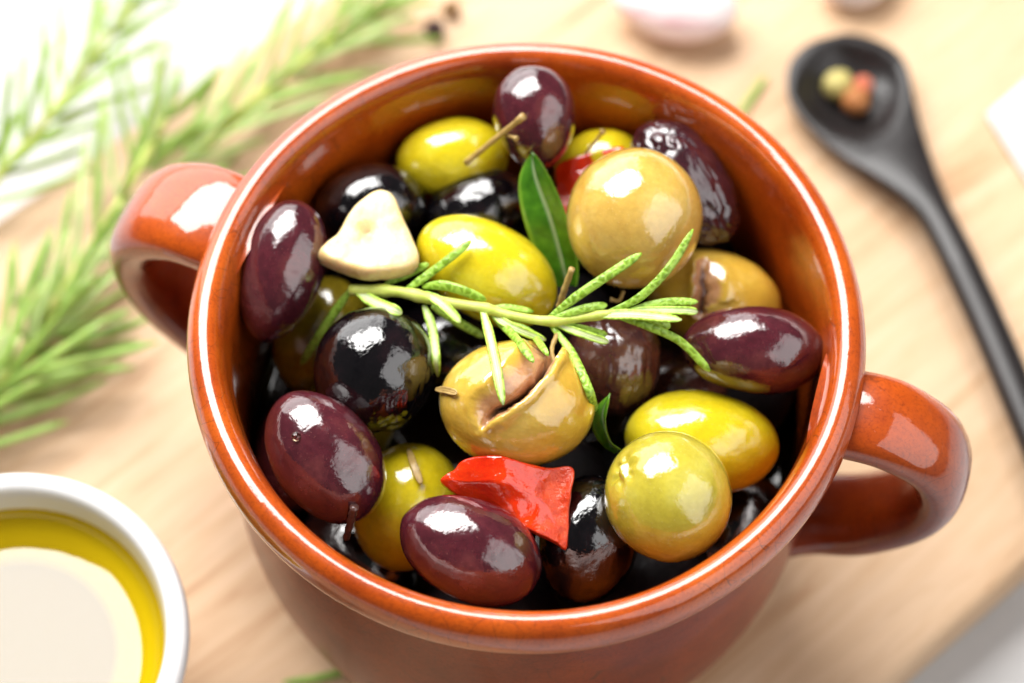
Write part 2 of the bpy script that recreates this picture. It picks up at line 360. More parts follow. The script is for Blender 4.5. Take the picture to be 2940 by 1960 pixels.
PEPPER=[(-1.466,-2.645,7.900),(-1.254,-2.519,8.000),(-1.013,-2.375,8.100),(-0.419,-2.436,8.150),(0.191,-2.485,8.100),(0.817,-2.463,8.000),(0.834,-2.827,8.000),(0.793,-3.196,7.900),(0.759,-3.792,7.600),(0.554,-3.731,7.600),(0.288,-3.654,7.600),(0.021,-3.541,7.550),(-0.248,-3.337,7.500),(-0.557,-3.136,7.500),(-0.903,-3.003,7.600),(-1.248,-2.846,7.800)]
PEPPER_MID=[(-1.249,-2.701,8.000),(-0.868,-2.776,8.000),(-0.410,-2.867,8.000),(0.047,-2.985,7.950),(0.415,-3.166,7.850),(0.588,-3.485,7.700)]
PEPPER_BACK=[(0.554,3.918,7.600),(0.944,4.057,7.700),(1.513,4.199,7.800),(1.841,4.177,7.800),(1.761,3.712,7.700),(1.275,3.195,7.600),(0.791,2.821,7.500),(0.630,3.015,7.400),(0.542,3.521,7.500)]
LEAF_BAY=[(0.758,1.438,7.500),(0.625,1.810,7.900),(0.386,2.346,8.400),(0.135,2.963,8.750),(0.047,3.414,8.950)]
LEAF_SMALL=[(1.681,-1.871,7.500),(1.471,-1.719,7.700),(1.371,-1.414,7.900),(1.502,-1.037,8.100)]
TWIG_B=[(-1.168,3.509,8.350),(-0.688,3.643,8.900),(-0.117,3.768,9.600)]
TWIG_BK=[(-0.532,3.805,8.900),(-0.371,3.617,9.150),(-0.243,3.502,9.250)]
TWIG_C=[(1.056,3.973,8.000),(1.219,4.111,8.200),(1.374,4.228,8.400)]
STALK_U=[(-2.925,-3.364,8.249),(-3.000,-3.459,7.869),(-3.109,-3.555,7.300)]
NEEDLE_M=[(-1.588,-1.203,8.500),(-1.395,-1.365,8.794),(-1.190,-1.538,9.042)]
NEEDLE_V=[(-2.084,-1.748,7.143),(-1.972,-2.130,7.317),(-1.820,-2.512,7.309)]
TWIG_J=[(0.787,0.980,9.000),(0.667,0.770,8.600),(0.577,0.617,8.200)]
TWIG_M=[(0.534,-0.141,8.600),(0.449,-0.468,8.700),(0.478,-0.840,8.900)]
TWIG_E=[(1.749,1.075,8.000),(1.674,0.929,7.900),(1.516,0.953,7.900)]
NEEDLE_K=[(-3.153,1.085,8.000),(-3.492,0.761,7.600),(-3.886,0.364,7.100),(-4.155,0.102,6.700)]
M_CRACK=[(0.640,-0.297,8.400),(0.443,-0.952,9.159),(0.233,-1.340,9.294),(-0.025,-1.649,9.286),(-0.320,-1.892,9.176),(-0.594,-2.012,9.031),(-0.772,-2.116,8.840)]
N_CRACK=[(3.310,2.068,7.527),(3.216,1.703,7.607),(3.230,1.331,7.538),(3.194,1.005,7.296),(3.032,0.099,8.363)]
U_DROP=(-3.941,-2.345,8.901)
OLIVE={
'A_kal':((0.089,4.280,8.700),(-0.105,0.888,0.448),0.982,0.765),
'B_grn':((-1.444,4.250,7.300),(0.995,0.093,0.047),1.076,0.761),
'C_grn':((1.332,4.145,7.200),(0.934,0.320,0.161),0.870,0.729),
'D_wrk':((2.919,3.487,7.800),(0.588,-0.722,-0.364),1.366,0.813),
'E_tan':((1.918,2.188,8.700),(0.156,0.882,0.445),1.285,1.238),
'F_blk':((-2.969,3.113,7.300),(0.982,0.170,0.086),1.064,0.835),
'G_blk':((-0.944,3.250,7.000),(0.934,0.320,0.161),1.055,0.791),
'H_kal':((-4.474,1.365,8.000),(0.242,0.866,0.437),1.316,0.777),
'J_grn':((-0.742,1.493,7.900),(0.875,-0.433,-0.218),1.392,0.891),
'K_brn':((-3.887,1.075,6.000),(0.326,0.844,0.426),1.152,0.864),
'L_blk':((-2.700,-0.533,7.800),(0.326,0.844,0.426),1.171,1.116),
'M_crk':((-0.147,-1.329,8.200),(1.000,0.016,0.008),1.382,1.136),
'N_crk':((3.514,1.642,6.700),(0.970,-0.216,-0.109),1.289,0.914),
'O_brn':((1.622,0.169,6.900),(-0.017,0.893,0.450),1.001,0.897),
'P_kal':((4.099,-0.023,7.900),(0.999,-0.047,-0.024),1.300,0.799),
'Q_grn':((3.209,-1.408,6.900),(0.993,-0.109,-0.055),1.403,0.930),
'R_grn':((2.495,-3.045,8.200),(-0.515,0.765,0.386),1.146,1.101),
'S_blk':((1.132,-3.355,6.900),(0.242,0.866,0.437),1.174,0.942),
'T_kal':((-0.918,-3.936,7.800),(0.914,-0.363,-0.183),1.295,0.889),
'U_kal':((-3.511,-2.312,8.000),(0.629,-0.694,-0.350),1.297,0.916),
'V_grn':((-2.110,-2.494,6.200),(0.242,0.866,0.437),1.186,0.988),
}

# ------------------------------------------------------------------ table and board
n = 40; v = []; f = []
for i in range(n+1):
    for j in range(n+1): v.append((-120+240*i/n, -120+240*j/n, 0))
for i in range(n):
    for j in range(n): f.append((i*(n+1)+j, (i+1)*(n+1)+j, (i+1)*(n+1)+j+1, i*(n+1)+j+1))
structure(mesh('table', v, f, M['table'], loc=(0, 0, -1.8)))
def bevel_box(lx, ly, h, bev, segs=4):
    bm = bmesh.new(); bmesh.ops.create_cube(bm, size=1)
    bmesh.ops.scale(bm, vec=(lx, ly, h), verts=bm.verts)
    bmesh.ops.bevel(bm, geom=list(bm.edges), offset=bev, segments=segs, profile=.5, affect='EDGES')
    bm.verts.index_update()
    V = [x.co[:] for x in bm.verts]; F = [tuple(q.index for q in p.verts) for p in bm.faces]; bm.free(); return V, F
v, f = bevel_box(58, 20.6, 1.79, .25)
ang = math.radians(41.5)
nrm = (-math.sin(ang), math.cos(ang)); off = 2.65
tag(mesh('cutting_board', v, f, M['wood'], loc=(nrm[0]*off, nrm[1]*off, -.895), rot=Matrix.Rotation(ang, 3, 'Z'), smooth=False),
    'pale wooden cutting board with fine grain lying under the terracotta pot', 'cutting board')

# ------------------------------------------------------------------ pot
POT = empty('clay_pot')
tag(POT, 'round terracotta brown glazed pot with two loop handles, full of olives', 'pot')
prof = [(0.01, 0.25), (4.2, 0.25), (4.35, 0.0), (4.65, 0.0), (4.80, .12), (5.15, .9), (5.45, 2.0), (5.58, 3.0), (5.62, 4.0), (5.60, 5.2), (5.54, 6.4), (5.48, 7.4),
        (5.47, 7.9), (5.50, 8.06), (5.62, 8.12), (5.80, 8.12), (5.93, 8.16), (5.99, 8.25), (6.01, 8.40), (6.00, 8.58), (5.96, 8.72), (5.90, 8.83), (5.82, 8.91), (5.72, 8.955),
        (5.61, 8.955), (5.51, 8.905), (5.43, 8.80), (5.36, 8.62), (5.32, 8.40), (5.27, 8.1), (5.24, 7.6), (5.22, 7.0), (5.20, 5.6), (5.22, 4.0), (5.1, 2.4), (4.6, 1.0), (3.6, .6), (0.01, .55)]
pp = catmull([(r, z, 0) for r, z in prof], len(prof)*3)
v, f = lathe([(max(p[0], .004), p[1]) for p in pp], 160)
v = np.array(v)
wob = nz(v, .35, 3.1); rr = np.hypot(v[:, 0], v[:, 1])
th = np.arctan2(v[:, 1], v[:, 0])
k = 1+.004*wob+.003*np.sin(2*th+1)
v[:, 0] *= k; v[:, 1] *= k; v[:, 2] += .03*np.sin(th*2+.4)*np.clip((v[:, 2]-7)/2, 0, 1)
crest = int(np.argmax(pp[:, 1])); ins = np.repeat((np.arange(len(pp)) > crest).astype(float), 160)
body = mesh('body', v, f, M['glaze_body'], POT, attrs={'inside': ins})
def handle(angle, hw0, ht0):
    path = catmull([(5.35, 0, 8.0), (5.9, 0, 8.12), (6.68, 0, 8.08), (7.45, 0, 7.55), (7.82, 0, 6.6), (7.62, 0, 5.4), (6.95, 0, 4.35), (6.2, 0, 3.75), (5.3, 0, 3.5)], 40)
    T = np.gradient(path, axis=0); T /= np.linalg.norm(T, axis=1)[:, None]
    B = np.tile(np.array([0, 1., 0]), (len(path), 1)); N = np.cross(B, T)
    V = []; F = []; n = 28
    for i, p in enumerate(path):
        s = i/(len(path)-1)
        flare = 1+.45*max(0, 1-s/.14)**2+.35*max(0, (s-.88)/.12)**2
        hw = hw0*flare; ht = ht0*(1+.25*max(0, 1-s/.14)**2)
        for k in range(n):
            a = 2*math.pi*k/n; c, q = math.cos(a), math.sin(a)
            c = math.copysign(abs(c)**.8, c); q = math.copysign(abs(q)**.8, q)
            V.append(p+B[i]*hw*c+N[i]*ht*q)
    for i in range(len(path)-1):
        for k in range(n): F.append((i*n+k, i*n+(k+1) % n, (i+1)*n+(k+1) % n, (i+1)*n+k))
    V = np.array(V); V += .03*nz(V, .8, angle)[:, None]
    return mesh('handle', V, F, M['glaze'], POT, rot=Matrix.Rotation(math.radians(angle), 3, 'Z'))
handle(-13.5, .84, .46); handle(158, 1.02, .50)
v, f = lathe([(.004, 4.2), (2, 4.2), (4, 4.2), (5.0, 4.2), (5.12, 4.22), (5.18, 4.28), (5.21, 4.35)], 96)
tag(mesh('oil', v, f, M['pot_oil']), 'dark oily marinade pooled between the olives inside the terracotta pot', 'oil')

# ------------------------------------------------------------------ olives
def polyline_dist(D, pts):
    """D: unit directions; pts: unit directions along a crack. signed distance, parameter"""
    path = catmull(pts, 60); path /= np.linalg.norm(path, axis=1)[:, None]
    dm = ((D[:, None, :]-path[None])**2).sum(-1); j = dm.argmin(1); d = np.sqrt(dm[np.arange(len(D)), j])
    tan = np.gradient(path, axis=0); nrm = np.cross(path, tan); nrm /= np.linalg.norm(nrm, axis=1)[:, None]
    s = np.sign(((D-path[j])*nrm[j]).sum(-1))
    return d*s, j/60
def olive(key, mat, label, taper=0.0, sub=5, lump=.025, stem_dimple=0, nipple=0, wrinkle=0, crack=None, navel=None, wr_dir=None, pos=None, group='olives in the pot', name='olive', seed=None, power=1.0):
    c, ax, a, b = pos or OLIVE[key]
    c = np.array(c); ax = np.array(ax)
    seed = seed if seed is not None else (sum(map(ord, key))*1.37) % 50
    D, F = ico(6 if crack else sub); D = D.copy()
    u = D[:, 2]
    rad = np.hypot(D[:, 0], D[:, 1])
    V = np.empty_like(D)
    k = 1+taper*u
    V[:, 0] = D[:, 0]*b*k; V[:, 1] = D[:, 1]*b*k; V[:, 2] = u*a
    disp = lump*nz(D, 1.3, seed)+lump*.35*nz(D, 3.1, seed+5)
    if stem_dimple: disp -= stem_dimple*np.exp(-(rad/.16)**2)*(u > 0)
    if nipple: disp += nipple*np.exp(-(rad/.16)**2)*(u < 0)
    att = np.zeros(len(D))
    z = ax/np.linalg.norm(ax); x = np.cross(np.array(fw), z); x /= np.linalg.norm(x); y = np.cross(z, x)
    Rm = np.stack([x, y, z], 1)                                     # local -> world
    if wrinkle:
        Q = D*np.array([1, 1, .35]); fq = .55 if wr_dir is not None else 1.0; r1 = nz(Q, 3.2*fq, seed+2); r2 = nz(Q, 6.5*fq, seed+9)
        wr = -(1-np.abs(r1))**3*.75-(1-np.abs(r2))**4*.35
        m = np.ones(len(D))
        if wr_dir is not None:
            wd = np.array(wr_dir, float) @ Rm; wd /= np.linalg.norm(wd); m = np.clip((D@wd-.45)/.4, 0, 1)
        disp += wrinkle*wr*m
    if navel is not None:
        nd = (np.array(navel)-c) @ Rm; nd = nd/np.array([b, b, a]); nd /= np.linalg.norm(nd)
        dd = np.linalg.norm(D-nd, axis=1)
        t1 = np.cross(nd, [0, 0, 1]); t1 /= np.linalg.norm(t1); t2 = np.cross(nd, t1)
        an = np.arctan2((D-nd)@t2, (D-nd)@t1)
        disp += -.12*np.exp(-(dd/.24)**2)+.022*np.cos(an*6+1)*np.exp(-((dd-.22)/.10)**2)+(.13+.03*np.cos((D-nd)@t1*120))*np.exp(-np.abs(((D-nd)@t1)/.07)**3-np.abs(((D-nd)@t2)/.14)**3)*(dd < .4)
    if crack:
        for pts, w1, w2, dep, flip, open_start in crack:
            L = [((np.array(p)-c) @ Rm)/np.array([b, b, a]) for p in pts]; L = [q/np.linalg.norm(q) for q in L]
            s, t = polyline_dist(D, L); s = s*b*flip
            s = s+.05*nz(D, 3.5, seed+3)+.012*nz(D, 11, seed+4)
            end = np.clip(np.sin(np.clip(t, .03, .97)*math.pi)*1.6, 0, 1)**.7*np.where((t <= 0) | (t >= 1), 0.35, 1)
            if open_start: end = np.where(t < .5, np.where(t <= 0, .6, 1), end)
            wl = w1*(.35+.65*end); wr_ = w2*(.5+.5*end)
            left = (.38*np.clip(1+s/wl, 0, 1)**.9+.62*np.clip(1+s/(.30*wl), 0, 1)**1.1)*(s <= 0); right = np.clip(1-s/wr_, 0, 1)**1.2*(s > 0)
            g = left+right
            inside = np.exp(-(np.minimum(np.abs(s), .5)/.30)**2)
            disp += -dep*end*g*(np.abs(s) < max(w1, w2)) + .09*end*np.exp(-((s-.09)/.10)**2)+.035*end*np.exp(-((s+wl*1.1)/.13)**2)
            fl = np.clip(g*end*1.05, 0, 1)*(np.abs(s) < max(w1, w2)); att = np.maximum(att, fl)
            disp += .035*fl*nz(D, 9, seed+8)
    nrm = V/np.array([b*b, b*b, a*a]); nrm /= np.linalg.norm(nrm, axis=1)[:, None]
    V = V+nrm*disp[:, None]
    o = mesh(name, V, F, mat, loc=c, rot=Matrix(Rm.tolist()), attrs={'flesh': att} if crack else None)
    return tag(o, label, 'olive', group)

CRACK_SIDE = 1
olive('A_kal', M['kalamata'], 'purple olive standing upright against the back wall of the pot', .13*1, lump=.02, stem_dimple=.02)
olive('B_grn', M['green'], 'yellow green olive at the back left with a dry stalk across it', .05, stem_dimple=.05)
olive('C_grn', M['green'], 'mostly hidden green olive behind the red pepper and the big tan olive', .03)
olive('D_wrk', M['kalamata_dark'], 'wrinkled dark brown olive at the back right against the pot wall', -.05, sub=6, wrinkle=.075, lump=.04)
olive('E_tan', M['tan'], 'large round tan olive, the highest at the back right of the pot', .02, lump=.018)
olive('F_blk', M['black'], 'shiny black olive at the back left behind the garlic slice', .04)
olive('G_blk', M['black'], 'shiny black olive at the back left of the upright green leaf', .05)
olive('H_kal', M['kalamata'], 'long purple olive leaning on the left wall of the pot', .06, nipple=.03)
olive('J_grn', M['green'], 'large bright yellow green olive behind the rosemary sprig, right of the garlic', .04)
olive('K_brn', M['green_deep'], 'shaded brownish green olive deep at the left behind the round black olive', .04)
olive('L_blk', M['black'], 'big round glossy black olive with a dented lower side', .02, sub=6, wrinkle=.09, wr_dir=(.55, -.75, -.05), lump=.02)
olive('M_crk', M['cracked'], 'golden olive split open by a diagonal crack in the middle of the pot', .0, lump=.022,
      crack=[(M_CRACK, .54, .035, .72, CRACK_SIDE, True)])
olive('N_crk', M['cracked'], 'golden split olive at the right behind the purple olive', .0, lump=.03, crack=[(N_CRACK, .30, .12, .20, -1, False)])
olive('O_brn', M['brown'], 'reddish brown olive below the right end of the rosemary sprig', .05, sub=6, wrinkle=.03)
olive('P_kal', M['kalamata'], 'long purple olive lying against the right wall of the pot', .05, nipple=.02)
olive('Q_grn', M['green'], 'bright green olive at the right behind the front green olive', .0)
olive('R_grn', M['green_pale'], 'round pale green olive with a stem navel near the front right rim', .0, sub=6, lump=.018, navel=(1.633, -2.859, 8.9))
olive('S_blk', M['black'], 'black olive deep at the front between the red pepper and the pale green olive', .04, sub=6, wrinkle=.012)
olive('T_kal', M['kalamata'], 'purple olive lying at the front rim below the red pepper', .05, nipple=.02)
olive('U_kal', M['kalamata'], 'purple olive at the front left rim with a droplet and a dark stalk', .05)
olive('V_grn', M['green'], 'green olive set low between the two front purple olives with a dry needle', .03)
for (pos, mat, lab) in [
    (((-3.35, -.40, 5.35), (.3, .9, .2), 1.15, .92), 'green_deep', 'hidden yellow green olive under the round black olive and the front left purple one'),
    (((3.0, .35, 5.25), (.9, .3, .2), 1.15, .9), 'brown', 'shaded brown olive deep between the right purple olive and the reddish brown one'),
    (((3.9, -2.35, 4.9), (.5, .85, .1), 1.25, .92), 'black', 'black olive sunk at the right wall under the green olives'),
    (((-1.55, .9, 5.75), (.9, -.3, .2), 1.2, .92), 'black', 'black olive sunk under the left half of the rosemary sprig'),
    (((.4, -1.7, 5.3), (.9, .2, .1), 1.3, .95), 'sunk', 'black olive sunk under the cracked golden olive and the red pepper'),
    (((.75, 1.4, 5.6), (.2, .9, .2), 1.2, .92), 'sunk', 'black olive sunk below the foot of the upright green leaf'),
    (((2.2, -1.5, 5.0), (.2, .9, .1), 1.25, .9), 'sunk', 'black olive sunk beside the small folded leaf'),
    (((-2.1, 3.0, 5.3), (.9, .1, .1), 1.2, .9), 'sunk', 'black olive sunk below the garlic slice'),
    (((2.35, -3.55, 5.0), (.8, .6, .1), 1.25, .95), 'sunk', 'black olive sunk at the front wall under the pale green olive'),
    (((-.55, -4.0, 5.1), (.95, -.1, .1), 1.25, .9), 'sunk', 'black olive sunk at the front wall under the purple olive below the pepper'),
    (((-3.05, -3.0, 5.0), (.7, -.7, .1), 1.25, .95), 'black', 'black olive sunk at the front left wall under the purple olive with the droplet'),
    (((-4.2, -.9, 5.1), (.1, .95, .1), 1.2, .85), 'kalamata', 'purple olive sunk at the left wall beside the round black olive'),
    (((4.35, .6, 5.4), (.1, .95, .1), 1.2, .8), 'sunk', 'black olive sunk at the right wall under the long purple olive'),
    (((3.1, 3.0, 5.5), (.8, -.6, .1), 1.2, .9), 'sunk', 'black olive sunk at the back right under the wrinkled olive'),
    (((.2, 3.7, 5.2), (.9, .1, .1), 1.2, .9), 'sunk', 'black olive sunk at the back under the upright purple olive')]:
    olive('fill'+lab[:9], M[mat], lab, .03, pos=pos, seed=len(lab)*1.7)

# ------------------------------------------------------------------ garlic slice, peppers
def slab(name, outline, mat, nrm, thick, bend=None, rough=.0, seed=1.0, medial=None, mat2=None, matfn=None, dens=7, inset=.12):
    P = np.array(outline, float); c = P.mean(0)
    # densify the outline
    Q = []
    m = len(P)
    PP = np.vstack([P[-1:], P, P[:2]])
    for i in range(m):
        a, b_, c_, d = PP[i:i+4]
        for t in np.arange(dens)/dens:
            Q.append(.5*((2*b_)+(-a+c_)*t+(2*a-5*b_+4*c_-d)*t*t+(-a+3*b_-3*c_+d)*t**3))
    Q = np.array(Q); n = len(Q)
    N = np.array(nrm, float); N /= np.linalg.norm(N)
    rings = []
    for k in range(5):                                            # bottom centre .. edge .. top
        pass
    prof = [(0.02, -1), (.5, -1), (.85, -1), (.95, -.85), (1.0, -.45), (1.0, .35), (.975, .78), (.93, .97), (.86, 1.0), (.7, 1.02), (.52, 1.03), (.34, 1.03), (.17, 1.03), (.02, 1.03)]
    V = []; F = []; fm = []
    if medial is None: C = np.tile(c, (n, 1))
    else:
        md = catmull(medial, 80); C = md[((Q[:, None]-md[None])**2).sum(-1).argmin(1)]
        for _ in range(12): C = (np.roll(C, 1, 0)+C+np.roll(C, -1, 0))/3
    for s, h in prof:
        ring = C+(Q-C)*s+N*(h*thick/2)
        V.append(ring)
    V = np.vstack(V)
    for i in range(len(prof)-1):
        for k in range(n):
            F.append((i*n+k, i*n+(k+1) % n, (i+1)*n+(k+1) % n, (i+1)*n+k))
    F.append(tuple(range(n))[::-1]); F.append(tuple(range((len(prof)-1)*n, len(prof)*n)))
    if bend is not None: V = bend(V, c)
    V = V+N*(rough*nz(V, 2.2, seed))[:, None]+N*(rough*.45*nz(V, 6, seed+3))[:, None]
    V = V+(V-c)*(rough*.35*nz(V, 5, seed+6))[:, None]
    mats = [mat] if mat2 is None else [mat, mat2]
    fmat = None
    if mat2 is not None: fmat = [1 if matfn(V[list(q)].mean(0), c) else 0 for q in F]
    # orientation: make faces point outwards
    f0 = F[5*n]; e1 = V[f0[1]]-V[f0[0]]; e2 = V[f0[2]]-V[f0[0]]
    if np.cross(e1, e2) @ (V[f0[0]]-c) < 0: F = [q[::-1] for q in F]
    return mesh(name, V-c, F, mats, loc=c, fmat=fmat)
def gbend(V, c):
    V = V.copy(); d = V-c
    V[:, 2] += .10*np.exp(-((d[:, 0]-.0)**2+(d[:, 1]-.0)**2)/.02)*-.6 + .05*np.cos(d[:, 0]*2)
    return V
tag(slab('garlic_slice', GARLIC_SLICE, M['garlic'], (.02, .10, 1), .42, gbend, .03, 2), 'ivory heart shaped garlic slice on the black olive at the left', 'garlic')
def pbend(V, c):
    V = V.copy(); d = V-c
    V[:, 2] += .28*np.exp(-((d[:, 0]+.15+.35*d[:, 1])/.42)**2)-.16*np.clip(-d[:, 0]-.4, 0, 2)+.10*np.sin(d[:, 0]*6+d[:, 1]*2)*np.clip(d[:, 0], 0, 1)
    return V
tag(slab('red_pepper_piece', PEPPER, M['pepper'], (.0, -.25, 1), .30, pbend, .07, 4, PEPPER_MID, M['pepper_flesh'], lambda p, c: p[0]-c[0] > .48+.10*math.sin(p[1]*9)),
    'glossy torn red pepper piece at the front below the cracked olive', 'pepper')
tag(slab('red_pepper_piece', PEPPER_BACK, M['pepper'], (-.25, -.35, 1), .40, None, .06, 9), 'small red pepper piece wedged behind the large tan olive', 'pepper')

# ------------------------------------------------------------------ leaves, stalks
def needle(name, pts, width, face, parent, far=False, mats=None, n=16, up_hint=(0, -.35, .94), lift=1.0, twist=0.0):
    path = catmull(pts, n)
    T, N, B = frames(path, up_hint if face == 't' else tuple(-np.array(up_hint)))
    w0 = width/2; V = []; F = []; fm = []
    sec = [(-1, -.10, 1), (-.86, .22, 0), (-.5, .44, 0), (0, .50, 0), (.5, .44, 0), (.86, .22, 0), (1, -.10, 1), (.80, -.36, 1), (.50, -.30, 1), (.26, -.06, 2), (.12, -.16, 3), (-.12, -.16, 2), (-.26, -.06, 1), (-.50, -.30, 1), (-.80, -.36, 1)]
    sec = [(-1, -.05), (-.86, .24), (-.5, .44), (0, .50), (.5, .44), (.86, .24), (1, -.05), (.84, -.34), (.52, -.30), (.26, -.04), (.10, -.18), (-.10, -.18), (-.26, -.04), (-.52, -.30), (-.84, -.34)]
    fmi = [0, 0, 0, 0, 0, 0, 1, 1, 2, 2, 3, 2, 2, 1, 1]
    m = len(sec)
    for i, p in enumerate(path):
        s = i/n
        k = (.42+.58*min(1, s/.30)**.8)*(1 if s < .78 else math.sqrt(max(.02, 1-((s-.78)/.225)**2)))
        th = twist*s; ct, st = math.cos(th), math.sin(th)
        for x, z in sec: V.append(p+w0*k*(B[i]*(x*ct-z*.72*st)+N[i]*(z*.72*ct+x*st)))
    for i in range(n):
        for j in range(m):
            F.append((i*m+j, i*m+(j+1) % m, (i+1)*m+(j+1) % m, (i+1)*m+j)); fm.append(fmi[j])
    F.append(tuple(range(m))[::-1]); fm.append(0); F.append(tuple(range(n*m, (n+1)*m))); fm.append(0)
    mats = mats or ([M['leaf_far'], M['leaf_far'], M['leaf_far2'], M['leaf_far2']] if far else [M['leaf'], M['leaf_edge'], M['leaf_pale'], M['leaf_rib']])
    base = np.array(pts[0], float)
    off = base-np.array(parent.location)/CM if parent is not None else base
    return mesh(name, np.array(V)-base, F, mats, parent, fmat=fm, loc=off)
def stalk(name, pts, r0, r1, mat, parent=None, n=14, knob=0, seed=1):
    path = catmull(pts, n); rad = [r0+(r1-r0)*i/n+knob*math.exp(-((i-n)/1.6)**2)+.10*r0*math.sin(i*1.9+seed) for i in range(n+1)]
    v, f = tube(path, rad, 10)
    base = np.array(pts[0], float); off = base-np.array(parent.location)/CM if parent is not None else base
    return mesh(name, np.array(v)-base, f, mat, parent, loc=off)

SPR = empty('rosemary_sprig', STEM[0])
tag(SPR, 'fresh rosemary sprig lying across the olives in the pot', 'rosemary', 'rosemary sprigs')
st = catmull(STEM, 50)
rad = [(.105-.035*i/50)*(1+.28*sum(math.exp(-((i-q)/1.3)**2) for q in (6, 13, 23, 34, 43))) for i in range(51)]
v, f = tube(st, rad, 14)
mesh('stem', np.array(v)-np.array(STEM[0]), f, M['stem'], SPR)
for i, (face, wd, pts) in enumerate(LEAVES):
    needle('leaf', pts, wd*1.02, face, SPR, n=20, up_hint=(.25*math.sin(i*2.1), -.35+.2*math.cos(i*1.3), .9), twist=.35*math.sin(i*3.7))

tag(needle('rosemary_needle', NEEDLE_K, .17, 't', None), 'dark green loose rosemary needle behind the round black olive', 'rosemary needle')
DRYM = [M['dry']]*4
tag(needle('dried_needle', NEEDLE_M, .13, 'u', None, mats=DRYM), 'dried tan needle on the left shoulder of the cracked olive', 'rosemary needle')
tag(needle('dried_needle', NEEDLE_V, .13, 'u', None, mats=DRYM), 'dried tan needle on the low green olive at the front', 'rosemary needle')
t = tag(stalk('dried_stalk', TWIG_B, .055, .050, M['dry'], knob=.02), 'dry straw coloured stalk lying across the back left green olive', 'stalk')
stalk('side_shoot', [tuple(np.array(p)-np.array(TWIG_B[0])) for p in TWIG_BK], .035, .03, M['dry'], None, knob=.03).parent = t
tag(stalk('dried_stalk', TWIG_C, .035, .030, M['dry'], knob=.035), 'thin dry stalk with a knobbed tip behind the big tan olive', 'stalk')
tag(stalk('dried_stalk', STALK_U, .075, .060, M['dry_dark']), 'short dark stalk under the front left purple olive', 'stalk')
tag(stalk('dried_stalk', TWIG_J, .055, .06, M['dry']), 'dry pale stalk sticking up behind the middle of the rosemary sprig', 'stalk')
tag(stalk('dried_stalk', TWIG_M, .045, .035, M['dry']), 'thin dry stalk rising from the top of the cracked olive', 'stalk')
tag(stalk('dried_stalk', TWIG_E, .035, .03, M['dry'], knob=.02), 'small bent dry stalk under the big tan olive', 'stalk')

def blade(name, pts, width, label, nrm, fold=.25, mat=None, n=24, m=12):
    path = catmull(pts, n); T, N, B = frames(path, nrm); V = []; F = []; A = []
    for side in (1, -1):
        for i, p in enumerate(path):
            s = i/n; w_ = width/2*max(.03, math.sin(math.pi*min(1, .10+.90*s)**.95)**.75) if s < 1 else width*.015
            for j in range(m+1):
                x = -1+2*j/m
                V.append(p+B[i]*(x*w_)+N[i]*(w_*fold*(abs(x)**1.5)+side*.018*(1-x*x*.8)-.03*math.exp(-(x/.12)**2)*side*(side > 0)+.02*math.sin(s*9+x*2)))
                A.append(abs(x))
    K = (n+1)*(m+1)
    for q in (0, 1):
        for i in range(n):
            for j in range(m):
                a = q*K+i*(m+1)+j; ff = (a, a+1, a+m+2, a+m+1); F.append(ff if q else ff[::-1])
    for i in range(n):
        for j in (0, m):
            a = i*(m+1)+j; F.append((a, a+m+1, K+a+m+1, K+a))
    base = np.array(pts[0], float)
    return tag(mesh(name, np.array(V)-base, F, mat or M['bay'], loc=base, attrs={'across': A}), label, 'leaf')
blade('bay_leaf', LEAF_BAY, .95, 'glossy green leaf standing upright between the black olive and the tan olive', (-.55, -.45, .65), .30)
blade('small_leaf', LEAF_SMALL, .40, 'small folded green leaf between the cracked olive and the green olives', (-.75, -.5, .35), .5)
D_, F_ = ico(3)
V_ = D_*np.array([.085, .085, .06])
tag(mesh('oil_droplet', V_, F_, M['drop'], loc=U_DROP), 'tiny oil droplet on the front left purple olive', 'droplet')

# ------------------------------------------------------------------ rosemary on the board
def sprig(stem_pts, label, nw, per, leaf_len, leaf_w, seed, start=.05):
    R = random.Random(seed)
    e = empty('rosemary_sprig', stem_pts[0]); tag(e, label, 'rosemary', 'rosemary sprigs')
    path = catmull(stem_pts, 60); b = np.array(stem_pts[0])
    v, f = tube(path, [.13-.06*i/60 for i in range(61)], 10); mesh('stem', np.array(v)-b, f, M['stem'], e)
    T = np.gradient(path, axis=0); T /= np.linalg.norm(T, axis=1)[:, None]
    for k in range(nw):
        s = start+(1-start)*k/(nw-1); i = min(60, int(s*60)); p = path[i]; t = T[i]
        s1 = np.cross(t, [0, 0, 1.]); s1 /= np.linalg.norm(s1); s2 = np.cross(s1, t)
        for q in range(per):
            a = 2*math.pi*(q+.5*(k % 2))/per+R.uniform(-.35, .35)
            out = s1*math.cos(a)+s2*(math.sin(a)*.75)
            Ln = leaf_len*R.uniform(.72, 1.15)*(1-.35*max(0, s-.75)/.25)
            spread = R.uniform(.45, .80)
            d = t*math.cos(spread)+out*math.sin(spread)
            p1 = p+d*Ln*.5; tip = p+(t*math.cos(spread*R.uniform(.6, 1.0))+out*math.sin(spread))*Ln
            for z_ in (p1, tip): z_[2] = max(z_[2], .14)
            needle('leaf', [tuple(p), tuple(p1), tuple(tip)], leaf_w*R.uniform(.85, 1.1), 't' if R.random() < .62 else 'u', e, far=True, n=8,
                   up_hint=tuple(np.array([0, 0, 1.])+out*.5+np.array([R.uniform(-.3, .3), R.uniform(-.3, .3), 0])), twist=R.uniform(-.5, .5))
    return e
sprig([(-11.65,0.88,0.90),(-10.52,3.17,1.00),(-9.51,5.23,1.10),(-8.63,7.14,1.20),(-7.99,8.77,1.30)], 'fresh rosemary sprig on the board running up beside the left handle', 10, 4, 2.80, 0.17, 11)
